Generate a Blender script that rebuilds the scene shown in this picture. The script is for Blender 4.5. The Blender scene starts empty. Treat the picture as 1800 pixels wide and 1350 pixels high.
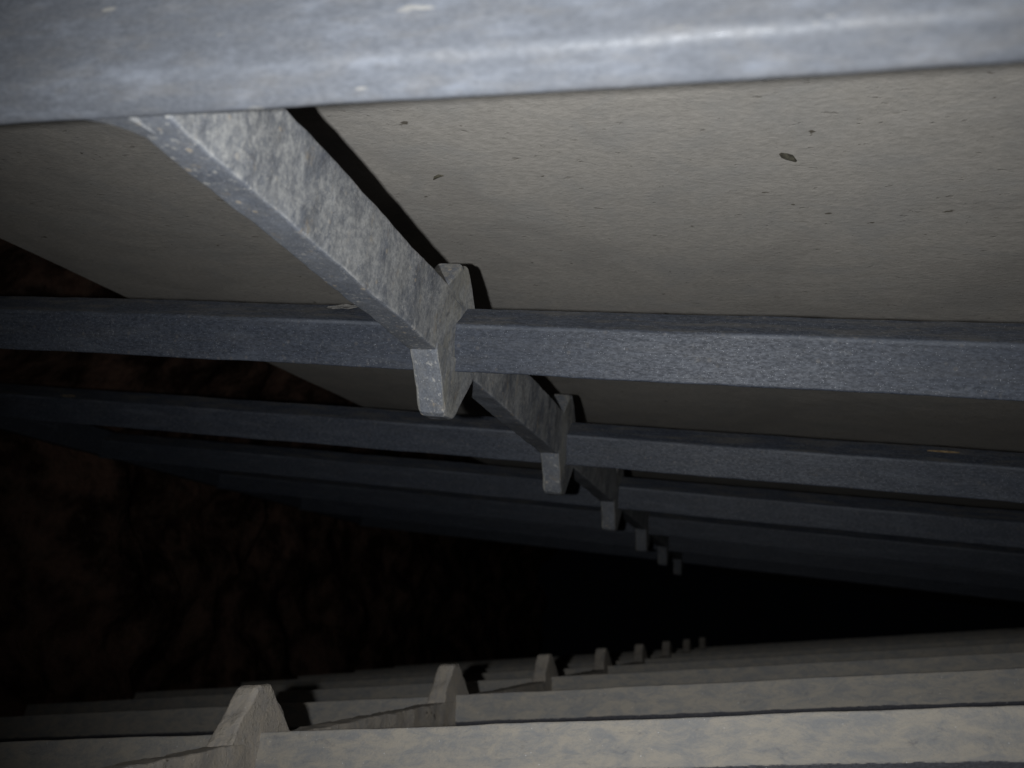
import bpy, bmesh, math, random
from mathutils import Vector, Matrix, noise

random.seed(7)
S = 0.12                       # metres per rib spacing
sc = bpy.context.scene
C = sc.collection

# ------------------------------------------------------------------ world, view
w = bpy.data.worlds.new("World"); sc.world = w; w.use_nodes = True
w.node_tree.nodes["Background"].inputs[0].default_value = (0.5, 0.6, 0.8, 1)
w.node_tree.nodes["Background"].inputs[1].default_value = 0.0006
sc.view_settings.view_transform = 'Standard'
sc.view_settings.look = 'None'
sc.view_settings.exposure = 0
sc.view_settings.gamma = 1

# ------------------------------------------------------------------ camera
PITCH = math.radians(15.7)
CAM = Vector((0, 0, 0.10))
FWD = Vector((0, math.cos(PITCH), math.sin(PITCH)))
UP = Vector((0, -math.sin(PITCH), math.cos(PITCH)))
def vec(v): return Vector((v[0], 0, 0)) - UP * v[1] + FWD * v[2]
def pos(v): return CAM + S * vec(v)

cd = bpy.data.cameras.new("camera"); cam = bpy.data.objects.new("camera", cd); C.objects.link(cam)
cam.location = CAM; cam.rotation_euler = (math.radians(90) + PITCH, 0, 0)
cd.sensor_width = 36; cd.lens = 36 * 1480 / 1800
cd.clip_start = 0.005; cd.clip_end = 50
cd.dof.use_dof = True; cd.dof.focus_distance = 1.58 * S; cd.dof.aperture_fstop = 27
sc.camera = cam

# ------------------------------------------------------------------ materials
class NT:
    def __init__(s, name):
        s.m = bpy.data.materials.new(name); s.m.use_nodes = True
        s.t = s.m.node_tree; s.b = s.t.nodes["Principled BSDF"]
        tc = s.n('ShaderNodeTexCoord'); oi = s.n('ShaderNodeObjectInfo')
        ad = s.n('ShaderNodeVectorMath', operation='ADD'); mu = s.n('ShaderNodeVectorMath', operation='SCALE')
        s.l(oi.outputs['Random'], mu.inputs['Scale']); mu.inputs[0].default_value = (1.7, 2.9, 4.3)
        s.l(tc.outputs['Object'], ad.inputs[0]); s.l(mu.outputs[0], ad.inputs[1])
        s.co = ad.outputs[0]
    def n(s, t, **k):
        x = s.t.nodes.new(t)
        for a, b in k.items(): setattr(x, a, b)
        return x
    def l(s, a, b): s.t.links.new(a, b)
    def map(s, sc_=(1, 1, 1), rot=(0, 0, 0)):
        m = s.n('ShaderNodeMapping'); s.l(s.co, m.inputs[0])
        m.inputs['Scale'].default_value = sc_; m.inputs['Rotation'].default_value = rot
        return m.outputs[0]
    def noise(s, scale, vec=None, detail=4, rough=.6, dist=0):
        x = s.n('ShaderNodeTexNoise'); s.l(vec or s.co, x.inputs['Vector'])
        x.inputs['Scale'].default_value = scale; x.inputs['Detail'].default_value = detail
        x.inputs['Roughness'].default_value = rough; x.inputs['Distortion'].default_value = dist
        return x.outputs[0]
    def vor(s, scale, vec=None, out='Distance'):
        x = s.n('ShaderNodeTexVoronoi'); s.l(vec or s.co, x.inputs['Vector'])
        x.inputs['Scale'].default_value = scale
        return x
    def ramp(s, f, a, b, lo=0., hi=1.):
        x = s.n('ShaderNodeMapRange', interpolation_type='SMOOTHSTEP'); s.l(f, x.inputs[0])
        x.inputs[1].default_value = a; x.inputs[2].default_value = b
        x.inputs[3].default_value = lo; x.inputs[4].default_value = hi
        return x.outputs[0]
    def math(s, op, a, b=0.):
        x = s.n('ShaderNodeMath', operation=op)
        for i, v in enumerate((a, b)):
            if isinstance(v, (int, float)): x.inputs[i].default_value = v
            else: s.l(v, x.inputs[i])
        return x.outputs[0]
    def mix(s, f, a, b):
        x = s.n('ShaderNodeMix', data_type='RGBA')
        for i, v in ((0, f), (6, a), (7, b)):
            if isinstance(v, (int, float)): x.inputs[i].default_value = v
            elif isinstance(v, tuple): x.inputs[i].default_value = (*v, 1)
            else: s.l(v, x.inputs[i])
        return x.outputs[2]
    def bump(s, h, strength, dist, prev=None):
        x = s.n('ShaderNodeBump'); s.l(h, x.inputs['Height'])
        x.inputs['Strength'].default_value = strength; x.inputs['Distance'].default_value = dist
        if prev: s.l(prev, x.inputs['Normal'])
        return x.outputs[0]
    def done(s, col, rough, nrm=None, spec=.4):
        s.l(col, s.b.inputs['Base Color'])
        if isinstance(rough, (int, float)): s.b.inputs['Roughness'].default_value = rough
        else: s.l(rough, s.b.inputs['Roughness'])
        if nrm: s.l(nrm, s.b.inputs['Normal'])
        s.b.inputs['Specular IOR Level'].default_value = spec
        return s.m

def sparkle(q, scale, keep):  # mask of tiny dots, for glints painted into the base colour
    v = q.vor(scale)
    sep = q.n('ShaderNodeSeparateColor'); q.l(v.outputs['Color'], sep.inputs[0])
    near = q.ramp(v.outputs['Distance'], .42, .18)
    return q.math('MULTIPLY', near, q.math('GREATER_THAN', sep.outputs[0], keep))

def grey_plastic(name, stretch, speck, scuff, dustcol=(.30, .26, .20), light=1., lo=(.043, .052, .072), hi=(.128, .149, .196), rel=.17, scf=(.26, .285, .335), spec=.3, corner=0., streak=0., edge=None, patch2=0., glit=.8):
    """weathered blue-grey moulded plastic; stretch = grain direction, speck = grit on it"""
    q = NT(name)
    st = q.map(stretch)
    fine = q.noise(2300, q.map(tuple(.25 + .75 * v for v in stretch)), 3, .75)
    mid = q.noise(330, st, 5, .7)
    big = q.noise(28, None, 4, .6, .4)
    base = q.mix(q.ramp(fine, .3, .72), tuple(light * v for v in lo), tuple(light * v for v in hi))
    base = q.mix(q.math('MULTIPLY', q.ramp(mid, .46, .78), scuff), base, scf)
    base = q.mix(q.math('MULTIPLY', q.ramp(big, .45, .72), .3), base, tuple(.62 * v for v in hi))
    # settled dust: more on what faces up
    g = q.n('ShaderNodeNewGeometry'); sx = q.n('ShaderNodeSeparateXYZ'); q.l(g.outputs['True Normal'], sx.inputs[0])
    upf = q.ramp(sx.outputs[2], .2, .7, .10, .55)
    dn = q.ramp(q.noise(420, st, 4, .7), .42, .70)
    base = q.mix(q.math('MULTIPLY', upf, dn), base, dustcol)
    # grit
    patch = q.ramp(q.noise(60, None, 3, .6), .36, .58)
    n1 = q.noise(1000, None, 3, .62)
    grit = q.math('MULTIPLY', q.math('MULTIPLY', q.ramp(n1, .57, .68), patch), speck)
    base = q.mix(grit, base, (.56, .545, .51))
    n2 = q.vor(620); s2 = q.n('ShaderNodeSeparateColor'); q.l(n2.outputs['Color'], s2.inputs[0])
    flake = q.math('MULTIPLY', q.math('MULTIPLY', q.ramp(n2.outputs['Distance'], .38, .2), q.math('GREATER_THAN', s2.outputs[1], .90)), speck)
    base = q.mix(flake, base, (.50, .42, .32))
    if patch2:      # soft smears of pale dust
        pa = q.noise(110, q.map((1, 1, .6)), 8, .8, .2)
        pb = q.noise(950, None, 4, .75)
        side = q.ramp(q.math('ABSOLUTE', sx.outputs[0]), .35, .75, .12 * patch2, patch2)
        base = q.mix(q.math('MULTIPLY', q.math('MULTIPLY', q.ramp(pa, .36, .58), q.ramp(pb, .38, .64, .42, 1)), side), base, (.47, .47, .462))
        base = q.mix(q.math('MULTIPLY', q.ramp(q.noise(210, q.map((1, 1, .45)), 7, .78), .57, .70), patch2 * .6), base, (.40, .325, .23))
    if streak:      # short pale scuffs lying along the grain
        sn = q.noise(560, q.map((.28, 1, 1), (0, .5, .35)), 2, .5)
        base = q.mix(q.math('MULTIPLY', q.ramp(sn, .70, .75), streak), base, (.46, .43, .37))
    if edge:        # rubbed arris along the top of the near face
        te = q.n('ShaderNodeTexCoord'); se = q.n('ShaderNodeSeparateXYZ'); q.l(te.outputs['Object'], se.inputs[0])
        de = q.math('ABSOLUTE', q.math('SUBTRACT', se.outputs[2], edge * S))
        wv = q.ramp(q.noise(40, q.map((.4, 1, 1)), 4, .65), .40, .66, .02, .4)
        base = q.mix(q.math('MULTIPLY', q.ramp(de, .0007, .0001), wv), base, (.19, .205, .235))
    if corner:      # dust packed into the corners where ribs cross
        tc = q.n('ShaderNodeTexCoord'); sy = q.n('ShaderNodeSeparateXYZ'); q.l(tc.outputs['Object'], sy.inputs[0])
        t = q.math('DIVIDE', q.math('ADD', sy.outputs[1], .030 * S), S)
        dd = q.math('ABSOLUTE', q.math('SUBTRACT', t, q.math('ROUND', t)))
        dn2 = q.ramp(q.noise(300, q.map((1, 1, .3)), 4, .7), .36, .62)
        sd2 = q.ramp(q.math('ABSOLUTE', sx.outputs[0]), .35, .75, .2 * corner, corner * 1.2)
        base = q.mix(q.math('MULTIPLY', q.math('MULTIPLY', q.ramp(dd, .13, .0), dn2), sd2), base, (.40, .37, .285))
    sp = sparkle(q, 5200, .962)
    base = q.mix(q.math('MULTIPLY', sp, glit), base, (.75, .78, .85))  # glints put into the colour as pale dots
    rough = q.ramp(fine, .2, .8, .62, .42)
    rough = q.math('SUBTRACT', rough, q.math('MULTIPLY', sp, .2))
    nb = q.bump(fine, rel, .0006)
    nb = q.bump(q.math('ADD', grit, q.math('MULTIPLY', flake, .8)), .14, .0005, nb)
    return q.done(base, rough, nb, spec)

def dusty_plastic(name, stretch, grit, light=1.):
    """the same plastic under a smeared coat of pale dust"""
    q = NT(name)
    st = q.map(stretch)
    fine = q.noise(1600, None, 4, .75)
    plastic = q.mix(q.ramp(fine, .3, .7), (.055, .062, .085), (.12, .13, .165))
    smear = q.noise(330, st, 9, .76, .4)
    thin = q.mix(q.ramp(smear, .34, .64), tuple(light * v for v in (.345, .35, .355)), tuple(light * v for v in (.53, .485, .415)))
    thin = q.mix(q.math('MULTIPLY', q.ramp(q.noise(420, st, 5, .75, .6), .56, .74), .5), thin, (.16, .17, .20))
    g = q.n('ShaderNodeNewGeometry'); sx = q.n('ShaderNodeSeparateXYZ'); q.l(g.outputs['True Normal'], sx.inputs[0])
    jag = q.math('ADD', sx.outputs[2], q.ramp(q.noise(350, None, 3, .6), .2, .8, -.16, .16))
    cover = q.ramp(jag, -.42, -.30, .06, 1)
    base = q.mix(cover, plastic, thin)
    lump = q.ramp(q.noise(520, None, 4, .7), .5, .72)
    base = q.mix(grit * .55, base, (.40, .325, .25))
    base = q.mix(q.math('MULTIPLY', lump, grit), base, (.50, .46, .39))
    pit = q.ramp(q.noise(260, None, 2, .5), .30, .24)
    base = q.mix(q.math('MULTIPLY', pit, grit), base, (.10, .085, .07))
    sp = sparkle(q, 2600, .993)
    base = q.mix(sp, base, (.8, .8, .8))  # a few near-white dots painted in as glints
    nb = q.bump(q.math('ADD', q.math('MULTIPLY', lump, grit), fine), .45, .0007)
    nb = q.bump(smear, .25, .0012, nb)
    return q.done(base, .85, nb, .25)

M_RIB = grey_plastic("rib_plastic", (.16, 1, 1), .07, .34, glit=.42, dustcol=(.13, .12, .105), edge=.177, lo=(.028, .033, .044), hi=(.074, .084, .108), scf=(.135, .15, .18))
M_EDGE = grey_plastic("edge_beam_plastic", (.3, 1, 1), .0, .42, lo=(.090, .097, .112), hi=(.130, .139, .158), rel=.08, streak=.32, glit=.12)
M_CROSS = grey_plastic("cross_rib_plastic", (1, 1, .4), .6, .5, light=1.45, dustcol=(.42, .38, .31), corner=.38, rel=.14, patch2=1.0, lo=(.068, .075, .090), hi=(.125, .136, .158))
M_FRIB = dusty_plastic("dusty_rib_plastic", (.45, 1, 1), .12)
M_FCROSS = dusty_plastic("dusty_cross_rib_plastic", (1, .6, .6), .8, 1.45)

def board_material():
    q = NT("cement_board")
    st = q.map((.55, 1, 1), (0, 0, math.radians(-40)))
    fine = q.noise(950, st, 5, .75)
    mid = q.noise(60, None, 4, .6, .8)
    base = q.mix(q.ramp(fine, .3, .7), (.385, .362, .328), (.497, .466, .424))
    base = q.mix(q.math('MULTIPLY', q.ramp(mid, .4, .7), .5), base, (.36, .354, .342))
    base = q.mix(q.math('MULTIPLY', q.ramp(q.noise(150, st, 4, .6), .55, .75), .5), base, (.475, .445, .405))
    fl = q.noise(330, q.map((.6, 1, 1), (0, 0, .5)), 3, .6)
    base = q.mix(q.ramp(fl, .70, .74), base, (.14, .125, .10))
    rid = q.noise(34, st, 5, .55, 1.2)
    pit = q.ramp(q.noise(520, st, 3, .6), .335, .27)
    base = q.mix(q.math('MULTIPLY', pit, .45), base, (.20, .18, .15))
    blot = q.noise(19, None, 5, .7, .5)
    base = q.mix(q.math('MULTIPLY', q.ramp(blot, .48, .62), .45), base, (.33, .31, .285))
    nb = q.bump(fine, .40, .0005)
    nb = q.bump(q.ramp(rid, .2, .8), .10, .002, nb)
    nb = q.bump(q.math('MULTIPLY', pit, -1.), .3, .0006, nb)

    return q.done(base, .8, nb, .25)
M_BOARD = board_material()

def earth_material():
    q = NT("red_earth")
    a = q.noise(26, None, 6, .65); b = q.noise(140, None, 4, .6)
    base = q.mix(q.ramp(a, .4, .62), (.03, .017, .012), (.17, .10, .072))
    base = q.mix(q.math('MULTIPLY', q.ramp(b, .5, .7), .6), base, (.12, .085, .065))
    nb = q.bump(b, .8, .004)
    return q.done(base, .95, nb, .1)
M_EARTH = earth_material()

def flat_mat(name, c1, c2, scale, rough=.8):
    q = NT(name)
    n = q.noise(scale, None, 4, .7)
    return q.done(q.mix(q.ramp(n, .35, .65), c1, c2), rough, q.bump(n, .4, .0004), .2)

# ------------------------------------------------------------------ mesh helpers
def rounded(pts, rad, seg=5):
    """rounded corners; rad = one radius or one per corner"""
    n = len(pts); out = []
    for i in range(n):
        p = Vector(pts[i]); a = Vector(pts[i - 1]) - p; b = Vector(pts[(i + 1) % n]) - p
        r = rad[i] if isinstance(rad, (list, tuple)) else rad
        if r <= 0: out.append(p); continue
        la, lb = a.length, b.length; a.normalize(); b.normalize()
        half = a.angle(b) / 2
        t = min(r / math.tan(half), la * .45, lb * .45)
        p1, p2 = p + a * t, p + b * t
        for k in range(seg + 1):
            u = k / seg
            out.append((1 - u) ** 2 * p1 + 2 * u * (1 - u) * p + u * u * p2)
    return out

def densify(pts, step):
    out = []
    for i, p in enumerate(pts):
        q = pts[(i + 1) % len(pts)]
        m = max(1, int((q - p).length / step))
        for k in range(m): out.append(p.lerp(q, k / m))
    return out

def sweep(prof, axis, stations, amp=.002, freq=9., seed=0, taper=None):
    """extrude a closed 2-D profile along x (axis 0: profile = d,n) or y (axis 1: profile = x,n) or z"""
    bm = bmesh.new(); rings = []
    for s in stations:
        ring = []
        for p in prof:
            a, b = p
            if taper: a, b = taper(a, b, s)
            v = Vector((s, a, b)) if axis == 0 else Vector((a, s, b)) if axis == 1 else Vector((a, b, s))
            if amp:
                d = noise.noise_vector(v * freq + Vector((seed, seed * 2.3, 1.1))) + .5 * noise.noise_vector(v * freq * 4.1)
                v = v + d * amp
            ring.append(bm.verts.new(v * S))
        rings.append(ring)
    n = len(prof)
    for r0, r1 in zip(rings, rings[1:]):
        for i in range(n):
            bm.faces.new((r0[i], r0[(i + 1) % n], r1[(i + 1) % n], r1[i]))
    bm.faces.new(rings[0]); bm.faces.new(rings[-1][::-1])
    bmesh.ops.recalc_face_normals(bm, faces=bm.faces)
    return bm

def frange(a, b, step):
    n = max(1, int(round((b - a) / step)))
    return [a + (b - a) * i / n for i in range(n + 1)]

def link(name, bm, mat, parent=None, sharp=38):
    me = bpy.data.meshes.new(name)
    for f in bm.faces: f.smooth = True
    for e in bm.edges:
        if len(e.link_faces) == 2 and e.calc_face_angle(0) > math.radians(sharp): e.smooth = False
    bm.to_mesh(me); bm.free(); me.materials.append(mat)
    o = bpy.data.objects.new(name, me); C.objects.link(o)
    if parent: o.parent = parent
    m = o.modifiers.new("weighted_normal", 'WEIGHTED_NORMAL'); m.keep_sharp = True
    return o

def tag(o, label, cat, group=None):
    o['label'] = label; o['category'] = cat
    if group: o['group'] = group

def frame(name, o, R, D, N):
    e = bpy.data.objects.new(name, None); C.objects.link(e)
    e.empty_display_size = .02
    e.matrix_world = Matrix.Translation(pos(o)) @ Matrix((vec(R), vec(D), vec(N))).transposed().to_4x4()
    return e

# ------------------------------------------------------------------ the rib panel
XL, XR, PITCHX = -2.65, 5.3, 2.65
def rib_profile(e=.180):
    p = [(.012, .091), (.074, .118), (.098, e), (.074, .231), (.032, .231), (-.015, e)]
    return densify(rounded(p, [.005, .008, .012, .008, .006, .009]), .03)

def stud_bms(down, seed, chip, amp=.0024, fr=14):
    """trapezoid tooth standing off the crossing: lower (tip n=0) or upper (tip n=.305)"""
    if down:
        p = [(-.098, .118), (-.082, .098), (-.004, .004), (.008, 0), (.046, .002), (.056, .012), (.118, .100), (.13, .118)]
    else:
        p = [(-.115, .222), (-.085, .247), (-.036, .298), (.006, .312), (.020, .298), (.080, .240), (.092, .222)]
        if chip: p = [(-.10, .222), (-.078, .247), (-.045, .282), (-.026, .303), (-.012, .300), (.006, .312), (.022, .298), (.075, .240), (.085, .222)]
    prof = densify(rounded(p, .006, 3), .012)
    t0, t1 = -.0365, .0215
    def tp(a, b, s):       # edges rounded across the thickness
        e = min(s - t0, t1 - s)
        k = max(0, (.010 - e)) / .010
        k = .012 * (1 - math.sqrt(max(0, 1 - k * k)))
        if down: b = b + k * max(0, 1 - b / .11)
        else: b = b - k * max(0, (b - .224) / .08)
        c = .02
        return a - (a - c) * k * 4, b
    st = [t0, t0 + .0015, t0 + .004, t0 + .008] + frange(t0 + .012, t1 - .012, .008) + [t1 - .008, t1 - .004, t1 - .0015, t1]
    return sweep(prof, 0, st, amp, fr, seed, tp)

def build_panel(root, flip, mr, mc, ms, me, kmax):
    x0, x1 = (XL, XR) if not flip else (-XR, 7.5)
    dx = 0. if not flip else .015
    step = .018
    # ribs: the front one a little lower, then evenly spaced ones
    ep = densify(rounded([(-.9013, .120), (-.862, .098), (-.850, .36), (-.925, .36)], [.017, .008, .01, .01]), .03)
    eb = link("edge_beam", sweep(ep, 0, frange(x0, x1, step), .0014, 6, 3), me, root)
    eb.rotation_euler = (0, 0, .012 if flip else -.012); eb.location = (0, 0, -.0065 * S)
    base = link("rib", sweep(rib_profile(.166 if flip else .180), 0, frange(x0, x1, step), .0020, 6, 11), mr, root)
    for k in range(1, kmax):
        c = base.copy(); C.objects.link(c); c.parent = root
        c.location = (0, k * S, 0)
    # cross ribs
    h = densify(rounded([(-.039, .105), (.020, .105), (.020, .236), (-.036, .236)], [.006, .006, .005, .005], 4), .014)
    cb = link("cross_rib", sweep(h, 1, frange(-.88, kmax - .9, .012), .0040 if flip else .0026, 18 if flip else 11, 5), mc, root)
    cb.location = (dx * S, 0, 0)
    xs = [0.]
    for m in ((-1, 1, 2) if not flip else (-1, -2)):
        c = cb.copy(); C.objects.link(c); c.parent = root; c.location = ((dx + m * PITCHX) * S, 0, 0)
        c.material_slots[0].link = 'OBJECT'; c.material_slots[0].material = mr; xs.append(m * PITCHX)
    lo = link("stud", stud_bms(True, 4, False, *((.0042, 24) if flip else ())), ms, root)
    up = link("stud", stud_bms(False, 8, True), ms, root)
    first = True
    for x in xs[:1]:
        for k in range(0, kmax):
            for src in (lo, up):
                c = src if first and src in (lo, up) else src.copy()
                if not first: C.objects.link(c); c.parent = root
                c.location = ((x + dx) * S, k * S, 0)
            first = False
    # curved web where the cross rib runs into the front rib
    R0 = .052; xl, df = -.038, -.864
    R0, RX = .048, .050
    pr = [Vector((xl + .02, df - .003)), Vector((xl + .02, df + R0))]
    pr.append(Vector((xl, df + R0)))
    for i in range(1, 10):
        a = math.pi * .5 * i / 9
        pr.append(Vector((xl - RX + RX * math.cos(a), df + R0 - R0 * math.sin(a))))
    pr.append(Vector((xl - RX, df - .003)))
    wb = sweep(pr, 2, frange(.0985, .20, .01), .0005, 9, 2)
    for v in wb.verts: v.co.z += max(0, v.co.y / S - df) / R0 * .0070 * S
    g = link("web", wb, mc, root)
    g.location = (dx * S, 0, 0)
    return base

P1 = (-.14728, .06000, 1.61430)
R1, D1, N1 = (.95250826, .05269711, -.29991837), (.27549129, .27050502, .92245953), (.12974037, -.96127522, .24314068)
upper = frame("rib_panel", P1, R1, D1, N1)
tag(upper, "bluish grey plastic rib grid overhead, hung upside down under the beige board", "rib panel", "ribbed plastic panels facing each other")
build_panel(upper, False, M_RIB, M_CROSS, M_CROSS, M_EDGE, 6)

P2 = (-.54004, .62222, 1.73758)
R2, D2, N2 = (.93896107, -.15715041, -.30603243), (.33815876, .25805243, .90501801), (-.06325153, -.95326423, .29544297)
neg = lambda v: tuple(-x for x in v)
lower = frame("rib_panel", P2, neg(R2), D2, neg(N2))
tag(lower, "dust-coated rib grid lying at the bottom with teeth pointing up", "rib panel", "ribbed plastic panels facing each other")
build_panel(lower, True, M_FRIB, M_FCROSS, M_FCROSS, M_FRIB, 8)

# ------------------------------------------------------------------ the board above
NB = .42
def board():
    bm = bmesh.new()
    a = math.radians(-6.5)
    def edge(d): return -1.36 + .12 * (d - .1) + .012 * noise.noise(Vector((d * 3, 2, 1)))
    ds = frange(-2.2, 12, .1)
    lowv, upv = [], []
    for d in ds:
        xs = [edge(d) + (6.2 - edge(d)) * i / 40 for i in range(41)]
        lowv.append([bm.verts.new(Vector((x, d, NB + .006 * noise.noise(Vector((x, d, 0)) * 1.3))) * S) for x in xs])
        upv.append([bm.verts.new(Vector((x, d, NB + .12)) * S) for x in (xs[0], xs[-1])])
    for i in range(len(ds) - 1):
        for j in range(40):
            bm.faces.new((lowv[i][j], lowv[i + 1][j], lowv[i + 1][j + 1], lowv[i][j + 1]))
        bm.faces.new((upv[i][0], upv[i][1], upv[i + 1][1], upv[i + 1][0]))
        bm.faces.new((lowv[i][0], upv[i][0], upv[i + 1][0], lowv[i + 1][0]))
        bm.faces.new((lowv[i][-1], lowv[i + 1][-1], upv[i + 1][1], upv[i][1]))
    bm.faces.new([upv[0][1], upv[0][0]] + lowv[0]); bm.faces.new([upv[-1][0], upv[-1][1]] + lowv[-1][::-1])
    bmesh.ops.recalc_face_normals(bm, faces=bm.faces)
    o = link("cement_board", bm, M_BOARD)
    o.matrix_world = upper.matrix_world.copy()
    tag(o, "flat beige grey cement board with fine grain and dark flecks above the rib grid", "board")
board()

def curl(name, pts, widths, mat, nrm=(0, -.7, .7), thick=.0012):
    """thin curled flake through points (x, d, n) of the upper panel, in rib spacings"""
    bm = bmesh.new(); rows = []
    m = len(pts)
    for i, (p, wd) in enumerate(zip(pts, widths)):
        p = Vector(p)
        t = (Vector(pts[min(i + 1, m - 1)]) - Vector(pts[max(i - 1, 0)])).normalized()
        side = t.cross(Vector(nrm)).normalized()
        up = side.cross(t).normalized()
        row = []
        for u, z in ((-1, .25), (-.5, 0), (0, -.1), (.5, .05), (1, .3)):
            row.append(p + side * (wd * u) + up * (wd * z))
        rows.append([bm.verts.new(v * S) for v in row] + [bm.verts.new((v + up * thick) * S) for v in reversed(row)])
    k = len(rows[0])
    for a, b in zip(rows, rows[1:]):
        for i in range(k): bm.faces.new((a[i], a[(i + 1) % k], b[(i + 1) % k], b[i]))
    bm.faces.new(rows[0]); bm.faces.new(rows[-1][::-1])
    bmesh.ops.recalc_face_normals(bm, faces=bm.faces)
    o = link(name, bm, mat); o.matrix_world = upper.matrix_world.copy()
    return o
M_LEAF = flat_mat("dry_leaf", (.12, .115, .11), (.25, .24, .225), 700)
M_HUSK = flat_mat("dark_husk", (.05, .045, .035), (.13, .12, .09), 900)
M_STRAW = flat_mat("pale_straw", (.22, .15, .075), (.36, .26, .14), 600)
o = curl("leaf_flake", [(-.288, .018, .219), (-.270, .014, .216), (-.250, .020, .221), (-.232, .014, .217), (-.220, .018, .222), (-.212, .022, .229)], [.002, .007, .010, .009, .007, .002], M_LEAF)
tag(o, "curled grey dead leaf flake lying on the overhead rib just left of the first crossing", "leaf flake")
o = curl("seed_husk", [(.606, -.209, .418), (.613, -.203, .416), (.621, -.196, .416), (.631, -.183, .418)], [.002, .007, .0075, .002], M_HUSK, (0, 0, 1))
tag(o, "dark striped seed husk stuck flat on the beige board", "seed husk")
o = curl("leaf_sprig", [(-.014, -.150, .418), (-.006, -.160, .416), (.004, -.166, .416), (.012, -.164, .418)], [.0006, .0032, .004, .0008], M_HUSK, (0, 0, 1))
tag(o, "tiny brown leaf sprig on the board to the right of the cross rib shadow", "leaf sprig")
o = curl("straw_bit", [(-1.955, 1.000, .192), (-1.925, .996, .190), (-1.89, .998, .191), (-1.875, 1.0, .194)], [.002, .005, .006, .002], M_STRAW)
tag(o, "pale straw bit on the dim second rib at the far left", "straw")
o = curl("straw_bit", [(1.020, 1.012, .214), (1.045, 1.010, .213), (1.075, 1.011, .213), (1.10, 1.014, .215)], [.001, .0035, .004, .001], M_STRAW)
tag(o, "pale straw bit on the dim second rib near the right edge", "straw")

# ------------------------------------------------------------------ earth
def sheet(name, fn, nu, nv, mat):
    bm = bmesh.new()
    g = [[bm.verts.new(fn(i / nu, j / nv)) for j in range(nv + 1)] for i in range(nu + 1)]
    for i in range(nu):
        for j in range(nv): bm.faces.new((g[i][j], g[i + 1][j], g[i + 1][j + 1], g[i][j + 1]))
    o = link(name, bm, mat); o['kind'] = 'structure'
    return o
wm = lower.matrix_world
def gnd(u, v):
    x = (u - .5) * 36; y = -6 + v * 30; p = Vector((x, y, .37))
    return wm @ ((p + Vector((0, 0, .04 * noise.noise(p * 1.7)))) * S)
sheet("ground", gnd, 120, 100, M_EARTH)
def bank(u, v):
    n_ = -3.2 + v * 6.5
    p = Vector((-3.25 + .75 * max(0, n_ - .3) - .12 * min(0, n_), -1.5 + u * 15, n_))
    q = p * .9
    d = .22 * noise.noise(q) + .16 * noise.noise(q * 2.7) + .07 * noise.noise(q * 7)
    return upper.matrix_world @ ((p + Vector((d, d * .4, 0))) * S)
sheet("earth_bank", bank, 220, 100, M_EARTH)

# ------------------------------------------------------------------ flash of the phone
ld = bpy.data.lights.new("phone_flash", 'SPOT'); fl = bpy.data.objects.new("phone_flash", ld); C.objects.link(fl)
fl.location = pos((-.155, .004, 0))
aim = vec((.17, -.10, 1)).normalized()
fl.rotation_euler = (-aim).to_track_quat('Z', 'Y').to_euler()
ld.energy = 1.17; ld.color = (.965, .985, 1); ld.shadow_soft_size = .0016
ld.spot_size = math.radians(101); ld.spot_blend = 1.0
fl.name = "phone_flash"
